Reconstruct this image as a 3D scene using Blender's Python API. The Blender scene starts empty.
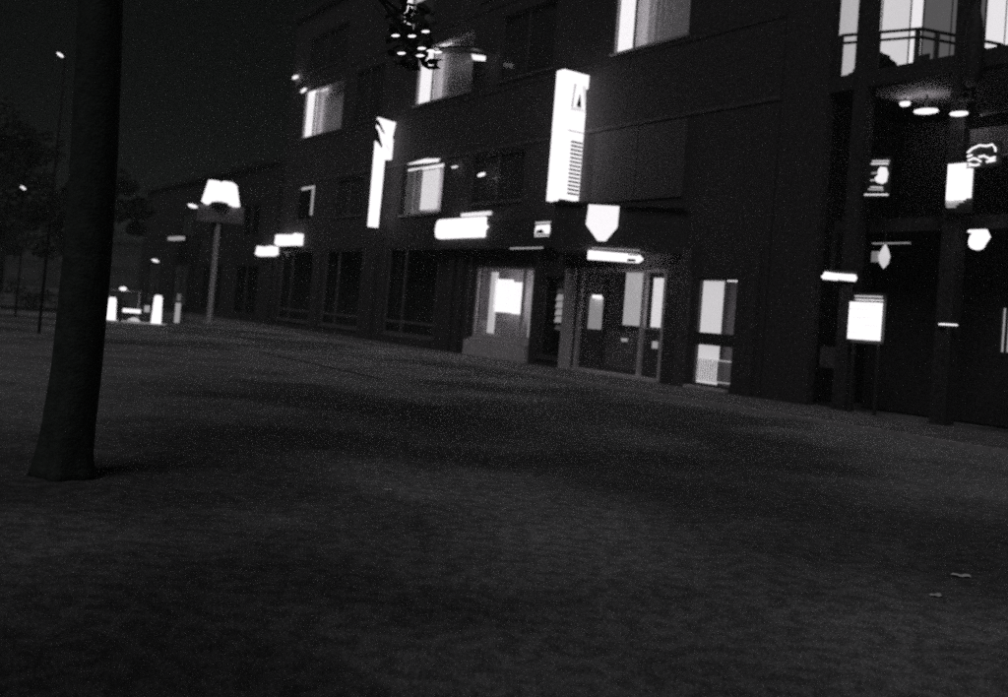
import bpy, bmesh, math, random
from mathutils import Vector, Matrix, noise
R = math.radians
random.seed(7)
scene = bpy.context.scene
C = scene.collection

# ---------------------------------------------------------------- camera
cam_data = bpy.data.cameras.new('camera')
cam = bpy.data.objects.new('camera', cam_data); C.objects.link(cam)
cam_data.sensor_width = 36.0
cam_data.lens = 36.0 * 964 / 1008
cam_data.shift_y = -63 / 1008
cam_data.dof.use_dof = True; cam_data.dof.focus_distance = 8.0; cam_data.dof.aperture_fstop = 1.3
cam_data.clip_start = 0.05; cam_data.clip_end = 3000
cam.matrix_world = (Matrix.Translation((0, 0, 1.6)) @ Matrix.Rotation(R(90 + 1.8), 4, 'X')
                    @ Matrix.Rotation(R(4.7), 4, 'Z'))
scene.camera = cam

# ---------------------------------------------------------------- night sky, weak overhead glow
world = bpy.data.worlds.new('World'); scene.world = world; world.use_nodes = True
bg = world.node_tree.nodes['Background']
bg.inputs['Color'].default_value = (0.84, 1.0, 0.93, 1); bg.inputs['Strength'].default_value = 0.0030
sun_d = bpy.data.lights.new('street_glow', 'SUN'); sun_d.energy = 0.5; sun_d.angle = R(34); sun_d.color = (1, .985, 1)  # soft sun lamp added in place of unseen street lighting
street_glow = bpy.data.objects.new('street_glow', sun_d); C.objects.link(street_glow)
street_glow.rotation_euler = Vector((-0.25, -0.60, 0.72)).to_track_quat('Z', 'Y').to_euler()
scene.view_settings.view_transform = 'Standard'; scene.view_settings.look = 'None'
scene.view_settings.exposure = 0; scene.view_settings.gamma = 1
scene.cycles.use_denoising = False
scene.cycles.filter_width = 1.9
scene.cycles.max_bounces = 5
scene.cycles.sample_clamp_indirect = .3
scene.cycles.volume_bounces = 0
scene.cycles.use_adaptive_sampling = True
scene.cycles.adaptive_threshold = .08
scene.cycles.adaptive_min_samples = 40
scene.cycles.sample_clamp_direct = 1.08

# ---------------------------------------------------------------- materials
def mat(name, col, rough=.8, spec=.25, var=0., vscale=3., metal=0., bump=0., bscale=40.):
    m = bpy.data.materials.new(name); m.use_nodes = True
    nt = m.node_tree; b = nt.nodes['Principled BSDF']
    c = (col, col, col) if not isinstance(col, tuple) else col
    b.inputs['Base Color'].default_value = (*c, 1); b.inputs['Roughness'].default_value = rough
    b.inputs['Specular IOR Level'].default_value = spec; b.inputs['Metallic'].default_value = metal
    tc = nt.nodes.new('ShaderNodeTexCoord')
    if var:
        n = nt.nodes.new('ShaderNodeTexNoise'); n.inputs['Scale'].default_value = vscale; n.inputs['Detail'].default_value = 6
        nt.links.new(tc.outputs['Object'], n.inputs['Vector'])
        r = nt.nodes.new('ShaderNodeMapRange'); r.inputs['From Min'].default_value = .3; r.inputs['From Max'].default_value = .7
        r.inputs['To Min'].default_value = 1 - var; r.inputs['To Max'].default_value = 1 + var
        nt.links.new(n.outputs['Fac'], r.inputs['Value'])
        mx = nt.nodes.new('ShaderNodeVectorMath'); mx.operation = 'SCALE'; mx.inputs[0].default_value = c
        nt.links.new(r.outputs[0], mx.inputs['Scale']); nt.links.new(mx.outputs[0], b.inputs['Base Color'])
    if bump:
        n2 = nt.nodes.new('ShaderNodeTexNoise'); n2.inputs['Scale'].default_value = bscale; n2.inputs['Detail'].default_value = 4
        nt.links.new(tc.outputs['Object'], n2.inputs['Vector'])
        bp = nt.nodes.new('ShaderNodeBump'); bp.inputs['Strength'].default_value = bump; bp.inputs['Distance'].default_value = .02
        nt.links.new(n2.outputs['Fac'], bp.inputs['Height']); nt.links.new(bp.outputs[0], b.inputs['Normal'])
    return m
def glow(name, s, col=(1, .97, 1)):
    m = bpy.data.materials.new(name); m.use_nodes = True
    b = m.node_tree.nodes['Principled BSDF']
    b.inputs['Base Color'].default_value = (.5, .5, .5, 1)
    b.inputs['Emission Color'].default_value = (*col, 1); b.inputs['Emission Strength'].default_value = s
    return m
def glass_mat(name, tint=.9, refl=.08):
    m = bpy.data.materials.new(name); m.use_nodes = True; nt = m.node_tree
    nt.nodes.remove(nt.nodes['Principled BSDF']); out = nt.nodes['Material Output']
    t = nt.nodes.new('ShaderNodeBsdfTransparent'); t.inputs['Color'].default_value = (tint, tint, tint, 1)
    g = nt.nodes.new('ShaderNodeBsdfGlossy'); g.inputs['Roughness'].default_value = .05
    mx = nt.nodes.new('ShaderNodeMixShader'); mx.inputs['Fac'].default_value = refl
    nt.links.new(t.outputs[0], mx.inputs[1]); nt.links.new(g.outputs[0], mx.inputs[2]); nt.links.new(mx.outputs[0], out.inputs['Surface'])
    return m
FAC = mat('dark_render', (.050, .0465, .049), .9, .15, .6, 14, bump=.3)
FACD = mat('dark_cladding', (.040, .038, .040), .7, .2, .55, 16)
FACL = mat('grey_cladding', (.07, .065, .069), .8, .2, .5, 15)
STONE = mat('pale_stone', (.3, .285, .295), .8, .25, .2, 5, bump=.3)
PALE = mat('pale_lit_paint', (.52, .49, .51), .8, .25, .2, 5, bump=.3)  # pale paint, raised further to stand in for entrance light on it
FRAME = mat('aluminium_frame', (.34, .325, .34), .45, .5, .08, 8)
BLACK = mat('black_paint', .035, .5, .4)
WHITE = mat('white_paint', (.72, .7, .72), .7, .3, .08, 3)
CLOTH = mat('curtain_cloth', (.75, .72, .75), .95, .1, .1, 6)
STEEL = mat('galvanised_steel', (.3, .29, .3), .5, .5, .15, 9)
SOFFIT = mat('soffit_board', (.16, .15, .158), .8, .2, .1, 2)
DARKROOM = mat('unlit_interior', .03, .9, .1, .2, 2)
BARK = mat('bark', (.05, .057, .053), .95, .1, .3, 12, bump=.8)
LEAF = mat('leaf', (.045, .05, .044), .7, .3, .35, 2)
PAPER = mat('paper', .75, .8, .2)
HUGE = glow('tube_bright', 6.0); SIGN = glow('sign_face', 2.0); SIGNB = glow('sign_face_strong', 9); SIGN2 = glow('sign_face_soft', 1.05)
PANE = glow('lit_blind', .50); PANE2 = glow('lit_blind_bright', .74); PANE3 = glow('lit_blind_dim', .30)
LAMP = glow('lamp_glass', 5.0); FAR = glow('far_lamp', 3.0)
GLASS = glass_mat('window_glass', .93, .06)

# ---------------------------------------------------------------- helpers
class MB:
    def __init__(s): s.v = []; s.f = []
    def box(s, x0, x1, y0, y1, z0, z1):
        n = len(s.v)
        s.v += [(x0, y0, z0), (x1, y0, z0), (x1, y1, z0), (x0, y1, z0), (x0, y0, z1), (x1, y0, z1), (x1, y1, z1), (x0, y1, z1)]
        s.f += [tuple(n + i for i in q) for q in ((0, 3, 2, 1), (4, 5, 6, 7), (0, 1, 5, 4), (1, 2, 6, 5), (2, 3, 7, 6), (3, 0, 4, 7))]
        return s
    def quad(s, *p):
        n = len(s.v); s.v += [tuple(q) for q in p]; s.f.append(tuple(range(n, n + len(p)))); return s
    def prism(s, pts, z0, z1):      # plan polygon, counter clockwise
        n = len(s.v); k = len(pts)
        s.v += [(x, y, z0) for x, y in pts] + [(x, y, z1) for x, y in pts]
        s.f.append(tuple(n + i for i in reversed(range(k)))); s.f.append(tuple(n + k + i for i in range(k)))
        for i in range(k): s.f.append((n + i, n + (i + 1) % k, n + k + (i + 1) % k, n + k + i))
        return s
    def slab(s, pts, fn, t0, t1):   # outline pts (a,b); fn(a,b,t) -> xyz
        n = len(s.v); k = len(pts)
        s.v += [fn(a, b, t0) for a, b in pts] + [fn(a, b, t1) for a, b in pts]
        s.f.append(tuple(n + i for i in range(k))); s.f.append(tuple(n + k + i for i in reversed(range(k))))
        for i in range(k): s.f.append((n + (i + 1) % k, n + i, n + k + i, n + k + (i + 1) % k))
        return s
    def tube(s, path, radii, seg=8):
        n0 = len(s.v); path = [Vector(p) for p in path]
        for i, p in enumerate(path):
            d = (path[min(i + 1, len(path) - 1)] - path[max(i - 1, 0)]).normalized()
            a = d.orthogonal().normalized() if abs(d.z) < .95 else Vector((1, 0, 0)).cross(d).normalized()
            b = d.cross(a); r = radii[i] if isinstance(radii, (list, tuple)) else radii
            for k in range(seg):
                t = 2 * math.pi * k / seg; q = p + (a * math.cos(t) + b * math.sin(t)) * r; s.v.append(tuple(q))
        for i in range(len(path) - 1):
            for k in range(seg):
                s.f.append((n0 + i * seg + k, n0 + i * seg + (k + 1) % seg, n0 + (i + 1) * seg + (k + 1) % seg, n0 + (i + 1) * seg + k))
        s.f.append(tuple(n0 + k for k in reversed(range(seg)))); s.f.append(tuple(n0 + (len(path) - 1) * seg + k for k in range(seg)))
        return s
    def lathe(s, c, prof, seg=16):  # profile (r,z)
        n0 = len(s.v)
        for r, z in prof:
            for k in range(seg):
                t = 2 * math.pi * k / seg; s.v.append((c[0] + r * math.cos(t), c[1] + r * math.sin(t), c[2] + z))
        for i in range(len(prof) - 1):
            for k in range(seg):
                s.f.append((n0 + i * seg + k, n0 + i * seg + (k + 1) % seg, n0 + (i + 1) * seg + (k + 1) % seg, n0 + (i + 1) * seg + k))
        s.f.append(tuple(n0 + k for k in reversed(range(seg)))); s.f.append(tuple(n0 + (len(prof) - 1) * seg + k for k in range(seg)))
        return s
    def build(s, name, m, parent=None, smooth=False, bevel=0):
        me = bpy.data.meshes.new(name); me.from_pydata(s.v, [], s.f)
        if smooth:
            for p in me.polygons: p.use_smooth = True
        me.materials.append(m)
        o = bpy.data.objects.new(name, me); C.objects.link(o)
        if parent: o.parent = parent
        if bevel:
            b = o.modifiers.new('bevel', 'BEVEL'); b.width = bevel; b.segments = 2; b.limit_method = 'ANGLE'
        return o
def tag(o, label=None, cat=None, group=None, kind=None):
    if label: o['label'] = label
    if cat: o['category'] = cat
    if group: o['group'] = group
    if kind: o['kind'] = kind
    return o
ORG = Vector((4.4, 28.0, 0)); ANG = R(-56)      # street front line: u runs along it towards the viewer, d into the building
UX = Vector((math.cos(ANG), math.sin(ANG), 0)); DY = Vector((-math.sin(ANG), math.cos(ANG), 0))
def W(u, d, z=0): return ORG + UX * u + DY * d + Vector((0, 0, z))
def thing(name, label, cat, loc=(0, 0, 0), rz=0, group=None):
    o = bpy.data.objects.new(name, None); C.objects.link(o); o.empty_display_size = .2
    o.location = loc; o.rotation_euler = (0, 0, rz)
    return tag(o, label, cat, group)
def fthing(name, label, cat, u, d, z=0, group=None): return thing(name, label, cat, W(u, d, z), ANG, group)
def single(mb, name, m, label, cat, loc, rz=0, group=None, **k):
    o = mb.build(name, m, None, **k); o.location = loc; o.rotation_euler = (0, 0, rz); return tag(o, label, cat, group)
def copy_tree(o, parent=None):
    c = o.copy(); C.objects.link(c); c.parent = parent
    for ch in list(o.children): copy_tree(ch, c)
    return c

# ---------------------------------------------------------------- ground
gm = mat('asphalt', .1, .9, .2)
nt = gm.node_tree; B = nt.nodes['Principled BSDF']; geo = nt.nodes.new('ShaderNodeNewGeometry')
def nz(scale, det, f0, f1, t0, t1):
    n = nt.nodes.new('ShaderNodeTexNoise'); n.inputs['Scale'].default_value = scale; n.inputs['Detail'].default_value = det
    nt.links.new(geo.outputs['Position'], n.inputs['Vector'])
    r = nt.nodes.new('ShaderNodeMapRange'); r.interpolation_type = 'SMOOTHSTEP'
    for a, b in (('From Min', f0), ('From Max', f1), ('To Min', t0), ('To Max', t1)): r.inputs[a].default_value = b
    nt.links.new(n.outputs['Fac'], r.inputs['Value']); return n, r.outputs[0]
def mul(a, b):
    m = nt.nodes.new('ShaderNodeMath'); m.operation = 'MULTIPLY'; nt.links.new(a, m.inputs[0]); nt.links.new(b, m.inputs[1]); return m.outputs[0]
_, big = nz(.2, 4, .42, .6, .55, 1.5)
_, mid = nz(1.1, 5, .3, .7, .85, 1.15)
fn, fine = nz(60, 2, .36, .64, .5, 1.55)
_, coarse = nz(9, 3, .36, .64, .72, 1.3)
val = mul(mul(mul(big, mid), fine), coarse)
vm = nt.nodes.new('ShaderNodeVectorMath'); vm.operation = 'SCALE'; vm.inputs[0].default_value = (.135, .134, .138)
nt.links.new(val, vm.inputs['Scale']); nt.links.new(vm.outputs[0], B.inputs['Base Color'])
bp = nt.nodes.new('ShaderNodeBump'); bp.inputs['Strength'].default_value = .5; bp.inputs['Distance'].default_value = .01
nt.links.new(fn.outputs['Fac'], bp.inputs['Height']); nt.links.new(bp.outputs[0], B.inputs['Normal'])
g = MB().box(-600, 600, -200, 1400, -.4, 0).build('ground', gm); g['kind'] = 'structure'
PAVE = mat('paving', (.13, .125, .13), .85, .25, .3, 2.2, bump=.3)
def frame_struct(mb, name, m):
    o = mb.build(name, m); o.location = ORG; o.rotation_euler = (0, 0, ANG); o['kind'] = 'structure'; return o
frame_struct(MB().box(-110, 16, -3.2, 0.5, -.1, .05), 'pavement', PAVE)
kb = MB(); u = -110
while u < 16: kb.box(u, u + .985, -3.36, -3.205, -.1, .07); u += 1
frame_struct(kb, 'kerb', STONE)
frame_struct(MB().box(-45, 4, -9.6, -9.45, -.02, .004), 'road_marking', mat('worn_line', .17, .8, .2, .5, 3))

def strip(pts, m, name, z=.004):
    k = MB(); k.quad(*[(x, y, z) for x, y in pts]); o = k.build(name, m); o['kind'] = 'structure'; return o
strip([(-13, 16.2), (-2.0, 21.5), (-.5, 26.5), (-4.5, 29.0), (-16, 22.5)], mat('lit_patch_concrete', (.175, .17, .177), .9, .2, .35, .8, bump=.4), 'path')  # paler sheet stands in for a lit patch of ground
# ---------------------------------------------------------------- main building
bld = fthing('commercial_building', 'long dark commercial building with lit shop windows, canopy and projecting signs', 'building', 0, 0)
def wall_with_holes(u0, u1, z0, z1, holes, d0, d1):
    us = sorted({u0, u1, *[h[0] for h in holes], *[h[1] for h in holes]}); zs = sorted({z0, z1, *[h[2] for h in holes], *[h[3] for h in holes]})
    def solid(i, j):
        if i < 0 or j < 0 or i >= len(us) - 1 or j >= len(zs) - 1: return False
        cu, cz = (us[i] + us[i + 1]) / 2, (zs[j] + zs[j + 1]) / 2
        return not any(h[0] < cu < h[1] and h[2] < cz < h[3] for h in holes)
    m = MB()
    for i in range(len(us) - 1):
        for j in range(len(zs) - 1):
            if not solid(i, j): continue
            a, b, c, e = us[i], us[i + 1], zs[j], zs[j + 1]
            m.quad((a, d0, c), (b, d0, c), (b, d0, e), (a, d0, e)); m.quad((b, d1, c), (a, d1, c), (a, d1, e), (b, d1, e))
            if not solid(i - 1, j): m.quad((a, d1, c), (a, d0, c), (a, d0, e), (a, d1, e))
            if not solid(i + 1, j): m.quad((b, d0, c), (b, d1, c), (b, d1, e), (b, d0, e))
            if not solid(i, j - 1): m.quad((a, d1, c), (b, d1, c), (b, d0, c), (a, d0, c))
            if not solid(i, j + 1): m.quad((a, d0, e), (b, d0, e), (b, d1, e), (a, d1, e))
    return m
WIN = []   # (u0,u1,z0,z1, room depth, room material)
DISPLAY = (-9.80, -6.08, .72, 3.38)
RACK = (-5.5, -4.24, .35, 3.05)
DOOR = (-3.62, .44, .06, 3.34)
RW = (1.66, 3.10, .16, 3.10)
BW = (-16.35, -12.9, 5.55, 7.62)
holes = [DISPLAY, RACK, DOOR, RW, BW,
         (-17.1, -12.6, .45, 4.15), (-23.9, -19.4, .45, 4.15), (-29.8, -25.4, .45, 4.15),
         (-28.35, -26.0, 5.75, 7.62), (-23.4, -20.2, 5.75, 7.62), (-10.8, -7.2, 5.75, 7.62),
         (-28.5, -23.4, 10.2, 12.75), (-22.2, -19.0, 10.2, 12.75), (-15.9, -11.3, 10.28, 12.75), (-9.4, -6.0, 10.28, 12.75), (-2.84, .54, 10.15, 12.75),
         (-17.95, -14.4, 13.72, 15.6), (-28.5, -23.4, 13.72, 15.6), (-11.0, -6.0, 13.72, 15.6), (-2.84, .54, 13.72, 15.6)]
wall_with_holes(-30.5, 4.1, .05, 17, holes, 0, .28).build('wall', FAC, bld)
MB().box(-30.5, 4.1, 5.2, 5.5, .0, 17).build('rear_wall', DARKROOM, bld)
MB().box(-30.8, 4.3, -.25, 5.6, 17.0, 17.3).build('roof', FACD, bld)
MB().box(3.82, 4.1, .281, 5.19, .05, 17).build('side_wall', FAC, bld)
MB().box(-30.5, -30.22, .281, 5.19, .05, 17).build('side_wall', FAC, bld)
def room(h, depth, m, name='room'):   # open-fronted box behind an opening
    a, b, c, e = h; t = .06; k = MB(); a -= .02; b += .02; c -= .02; e += .02; d0 = .285
    k.box(a - t, a, d0, depth, c - t, e + t); k.box(b, b + t, d0, depth, c - t, e + t)
    k.box(a - t, b + t, depth, depth + t, c - t, e + t); k.box(a, b, d0, depth, c - t, c); k.box(a, b, d0, depth, e, e + t)
    return k
def window(h, depth=1.2, rm=DARKROOM, mull=(), transom=(), fr=FRAME, fw=.07, glass=True, proud=.03):
    a, b, c, e = h
    k = MB(); y0, y1 = .06, .14
    k.box(a, a + fw, y0, y1, c, e); k.box(b - fw, b, y0, y1, c, e)
    k.box(a + fw, b - fw, y0, y1, c, c + fw); k.box(a + fw, b - fw, y0, y1, e - fw, e)
    for m_ in mull: k.box(m_ - fw / 2, m_ + fw / 2, y0, y1, c + fw, e - fw)
    for t_ in transom: k.box(a + fw, b - fw, y0 + .005, y1 - .005, t_ - fw / 2, t_ + fw / 2)
    w = k.build('window', fr, bld)
    if glass: MB().quad((a + fw / 2, .1, c + fw / 2), (b - fw / 2, .1, c + fw / 2), (b - fw / 2, .1, e - fw / 2), (a + fw / 2, .1, e - fw / 2)).build('pane', GLASS, w)
    room(h, depth, rm).build('room', rm, w)
    MB().box(a - .06, b + .06, -.07, -.003, c - .08, c - .004).build('sill', fr, w)
    return w
def curtain(a, b, z0, z1, d, m, parent, amp=.035, step=.17):
    k = MB(); n = int((b - a) / .03); pts = []
    for i in range(n + 1):
        x = a + (b - a) * i / n; pts.append((x, d + amp * math.sin(2 * math.pi * (x / step + .25 * math.sin(x * 5))) * (1 + .4 * math.sin(x * 2.3))))
    for (x0, y0), (x1, y1) in zip(pts, pts[1:]): k.quad((x0, y0, z0), (x1, y1, z0), (x1, y1, z1), (x0, y0, z1))
    return k.build('curtain', m, parent, smooth=True)
DFR = mat('dark_window_frame', (.07, .066, .07), .5, .4)
# dark windows
for h in holes:
    if h in (DISPLAY, RACK, DOOR, RW, BW): continue
    a, b, c, e = h
    lit = c > 10 and c < 11 and a in (-28.5, -15.9, -2.84)
    if lit: continue
    if h[0] == -17.95: continue
    if c < 1: window(h, 1.5, DARKROOM, mull=(a + .35 * (b - a),), transom=(c + .55,), fr=mat('shop_frame', (.12, .115, .12), .5, .4), fw=.09)
    elif h[0] == -28.35: pass
    else:
        w = window(h, 1.2, DARKROOM, mull=((a + b) / 2,), fr=DFR)
        MB().box(a + .05, b - .05, .17, .19, c + .03, e - .02).build('fill_blind', FACD, w)  # blind added so the dark windows catch light like the wall
# second floor: bright blind at the left, dimmer room beside it
for h, s1 in (((-28.5, -23.4, 10.2, 12.75), 1.3), ((-15.9, -11.3, 10.28, 12.75), 1.25), ((-2.84, .54, 10.15, 12.75), .88)):
    a, b, c, e = h
    w = window(h, .95, WHITE, mull=(a + s1 + .04, ), fr=FRAME, fw=.05)
    MB().box(a + .06, a + s1, .17, .2, c + .02, e).build('blind', SIGN2, w)
    curtain(a + s1 + .12, b - .1, c + .03, e - .05, .55, CLOTH, w, .02, .3)
    MB().tube([(a + s1 + .2, .33, e - .12), (a + s1 + 1.0, .33, e - .12)], .03, 6).build('light_tube', glow('room_tube', 4.2 if a < -20 else 7.5 if a < -5 else 6), w)
h = (-17.95, -14.4, 13.72, 15.6); w = window(h, .9, DARKROOM, mull=(-16.9,), fr=DFR)
MB().box(-17.85, -16.95, .17, .2, 13.76, 15.55).build('blind', SIGN2, w)
MB().box(-16.8, -15.6, .17, .2, 15.0, 15.25).build('blind', PANE, w)
# first floor: curtains under a tube, and a thin lit corner
w = window(BW, .95, DARKROOM, mull=(), fr=DFR, fw=.05)
curtain(-16.2, -13.0, 5.6, 7.5, .5, CLOTH, w, .06, .34)
MB().tube([(-15.1, .26, 7.49), (-13.3, .26, 7.49)], .02, 6).build('light_tube', glow('curtain_tube', 14), w)
MB().box(-14.95, -13.55, .2, .215, 5.75, 7.4).build('voile', PANE2, w)
MB().box(-16.25, -13.0, .17, .19, 7.5, 7.57).build('lit_pelmet', SIGN2, w)  # the strip over the curtain emits in place of tube light on it
h = (-28.35, -26.0, 5.75, 7.62); w = window(h, 1.0, DARKROOM, fr=DFR)
MB().box(-26.75, -26.1, .17, .2, 6.0, 7.4).build('blind', PANE3, w); MB().box(-28.2, -26.1, .17, .2, 7.42, 7.54).build('blind', PANE, w)
# ground floor bands, ledges, cladding
MB().box(-30.5, 4.1, -.04, -.003, 7.72, 7.84).build('string_course', FACL, bld)
MB().box(-30.5, 4.1, -.03, -.003, 9.9, 10.02).build('string_course', FAC, bld)
MB().box(-30.5, 4.1, -.03, -.003, 13.2, 13.32).build('string_course', FAC, bld)
for a, b in ((-3.25, -1.22), (-1.18, .84)): MB().box(a, b, -.06, -.003, 5.4, 7.66).build('cladding_panel', FACL, bld)
for u in (-30.3, -24.5, -18.4, -11.6, -10.9, -5.85, 1.12, 3.55):
    MB().box(u, u + .38, -.16, -.003, .05, 3.9).build('pilaster', FAC if u != 1.12 else FACL, bld)
for u in (-19.35, -17.2, -12.5, -10.1): MB().box(u, u + .1, -.13, -.003, .06, 4.1).build('corner_trim', FACL, bld)
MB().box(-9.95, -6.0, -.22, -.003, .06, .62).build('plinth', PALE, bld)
MB().box(-17.0, -12.7, -.1, -.003, .06, .36).build('plinth', FAC, bld)
# shallow fascia above the shopfront and the pointed canopy over the entrance
MB().box(-13.0, -4.6, -.5, -.17, 3.98, 4.95).build('fascia', FACD, bld)
MB().box(-6.9, -5.0, -.535, -.503, 3.93, 3.97).build('trim_strip', glow('lit_edge', .35), bld)
CP = [(-4.55, -.01), (-2.05, -2.32), (1.17, -.01)]
MB().prism(CP, 3.74, 5.02).build('canopy', FACD, bld)
MB().prism([(-4.5, -.17), (-2.05, -2.42), (1.3, -.17)], 5.024, 5.1).build('canopy_coping', FACD, bld)
# wall left of the door: posts
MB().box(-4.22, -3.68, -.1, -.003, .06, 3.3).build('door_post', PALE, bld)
# ---- display window
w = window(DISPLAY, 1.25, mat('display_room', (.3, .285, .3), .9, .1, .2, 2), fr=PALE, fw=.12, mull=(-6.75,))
MB().box(-9.62, -6.25, .2, .26, .86, .93).build('ledge', PALE, w)
MB().box(-9.5, -9.2, .5, .62, .9, 3.2).build('side_panel', glow('side_lightbox', .5), w)
MB().box(-6.62, -6.3, .3, .36, .9, 3.1).build('side_panel', glow('side_lightbox_dim', .26), w)
MB().tube([(-9.3, .6, 3.32), (-6.5, .6, 3.32)], .015, 6).build('light_tube', glow('display_tube', 13), w)
o = fthing('poster_lightbox', 'pair of glaring lit poster sheets hung in the display window left of the entrance', 'lightbox', -9.3, .62, 1.7)
MB().box(.0, 1.06, .0, .05, .03, 1.25).build('poster_sheet', SIGN, o); MB().box(1.13, 1.85, .0, .05, .0, 1.15).build('poster_sheet', SIGN, o)
MB().tube([(.5, .02, 1.25), (.5, .02, 1.66)], .008, 5).build('hanging_wire', BLACK, o); MB().tube([(1.5, .02, 1.15), (1.5, .02, 1.66)], .008, 5).build('hanging_wire', BLACK, o)
# ---- small window with the magazine rack
w = window(RACK, 1.3, DARKROOM, fr=DFR)
o = fthing('magazine_rack', 'narrow rack of pale magazines standing in the slit window beside the door', 'rack', -5.04, .3, .33)
MB().box(-.33, -.29, -.03, .08, 0, 2.6).build('upright', BLACK, o); MB().box(.33, .37, -.03, .08, 0, 2.6).build('upright', BLACK, o)
for k in range(7):
    z = .95 + k * .245
    MB().box(-.28, .32, -.05, .06, z - .03, z).build('shelf', BLACK, o)
    MB().quad((-.05 if k else .05, -.03, z + .005), (.31, -.03, z + .005), (.31, .04, z + .215), (-.05 + .03 * (k > 4), .04, z + .215)).build('magazine', PANE3 if 0 < k < 5 else WHITE, o)  # middle magazines emit to look lit, the others are plain white
# ---- entrance
a, b, c, e = DOOR
ent = room(DOOR, 2.2, DARKROOM).build('entrance_lobby', mat('lobby_wall', (.2, .19, .2), .9, .1, .2, 1.5), bld)
k = MB(); k.box(a, a + .14, .04, .16, c, e); k.box(b - .16, b, .04, .16, c, e); k.box(a + .14, b - .16, .04, .16, e - .12, e)
k.box(-.62, -.47, .04, .16, .16, e - .12); k.box(a + .14, b - .16, .03, .17, c, .16)
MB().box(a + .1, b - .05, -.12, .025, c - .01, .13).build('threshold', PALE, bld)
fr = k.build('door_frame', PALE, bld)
# sliding leaf pair left, fixed light right
lf = MB(); l0, l1 = -3.44, -2.42
lf.box(l0, l0 + .1, .18, .22, .17, 3.2); lf.box(l1 - .1, l1, .18, .22, .17, 3.2); lf.box(l0 + .1, l1 - .1, .18, .22, .17, .3); lf.box(l0 + .1, l1 - .1, .18, .22, 3.1, 3.2)
d1 = lf.build('door', DFR, bld); MB().quad((l0 + .05, .2, .2), (l1 - .05, .2, .2), (l1 - .05, .2, 3.15), (l0 + .05, .2, 3.15)).build('pane', GLASS, d1)
lf = MB(); l0, l1 = -2.38, -.66
lf.box(l0, l0 + .12, .19, .24, .17, 3.3); lf.box(l1 - .1, l1, .19, .24, .17, 3.3); lf.box(l0 + .12, l1 - .1, .19, .24, .17, .32); lf.box(l0 + .12, l1 - .1, .19, .24, 1.48, 1.6)
d2 = lf.build('door', DFR, bld); MB().box(l0 + .12, l1 - .1, .2, .23, .32, 1.48).build('kick_panel', mat('door_panel', (.13, .122, .128), .6, .3, .3, 3), d2)
MB().quad((l0 + .06, .215, 1.6), (l1 - .05, .215, 1.6), (l1 - .05, .215, 3.25), (l0 + .06, .215, 3.25)).build('pane', GLASS, d2)
MB().box(-1.45, -1.2, .1, .14, 1.13, 1.22).build('handle', glow('pull_glint', .3), d2)  # emission stands in for a glint on the pull
MB().box(-.44, .26, .1, .13, .2, 1.55).build('side_light_panel', DFR, fr)
MB().quad((-.46, .1, 1.6), (.27, .1, 1.6), (.27, .1, 3.2), (-.46, .1, 3.2)).build('pane', GLASS, fr)
MB().box(-.44, .26, .09, .14, 1.545, 1.6).build('rail', FRAME, fr)
MB().box(-.02, .18, .05, .09, 1.02, 1.22).build('entry_keypad', PANE3, fr)
o = fthing('lit_blind', 'dim lit blind seen through the wide entrance door leaf', 'blind', -1.62, .28, 1.63); MB().box(-.02, .96, 0, .03, 0, 1.6).build('blind_sheet', glow('blind_a', .40), o); MB().box(-.05, 1.0, -.01, .04, 1.6, 1.66).build('head_rail', DFR, o)
o = fthing('lit_blind', 'brighter narrow lit blind behind the glass right of the entrance door', 'blind', -.42, .3, 1.63); MB().box(0, .68, 0, .03, 0, 1.45).build('blind_sheet', PANE2, o); MB().box(-.03, .72, -.01, .04, 1.45, 1.51).build('head_rail', DFR, o)
o = fthing('notice_board', 'grey lit notice board inside the left glass door with small lamp over it', 'notice board', -3.36, .32, 1.42); MB().box(0, .66, 0, .04, 0, 1.02).build('board', glow('board_face', .26), o); MB().box(.25, .62, -.12, -.02, .98, 1.08).build('picture_lamp', LAMP, o)  # board face glows in place of lamp light falling on it
# ---- tall window right of the entrance
w = window(RW, 1.3, mat('side_room', (.3, .285, .3), .9, .1, .1, 2), fr=DFR, fw=.05)
MB().box(1.66, 3.1, .02, .16, 1.26, 1.60).build('spandrel', BLACK, w)
MB().box(1.72, 2.5, .17, .19, .22, 3.02).build('blind', glow('blind_b', .66), w)
MB().box(2.5, 2.54, .165, .23, .2, 3.015).build('blind_guide', FRAME, w)
MB().box(2.56, 3.04, .2, .23, 3.02, 3.05).build('light_tube', glow('tube_b', 1.5), w)
MB().tube([(2.75, 1.1, 2.9), (3.0, 1.1, 2.9)], .02, 6).build('light_tube', glow('tube_c', 2.4), w)
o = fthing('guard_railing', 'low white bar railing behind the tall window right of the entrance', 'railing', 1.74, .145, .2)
MB().box(0, 1.3, 0, .018, .66, .69).build('top_rail', glow('rail_lit', .5), o); MB().box(0, 1.3, 0, .018, .08, .11).build('bottom_rail', glow('rail_lit2', .38), o)  # both rails emit in place of room light falling on them
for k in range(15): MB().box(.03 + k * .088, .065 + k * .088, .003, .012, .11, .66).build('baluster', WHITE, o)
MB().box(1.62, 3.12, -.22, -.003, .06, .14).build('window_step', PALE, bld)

# ---------------------------------------------------------------- signs on the front
def yz(u0, u1):  # outline in (d,z) swept along u
    return lambda a, b, t: (t, a, b)
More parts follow.
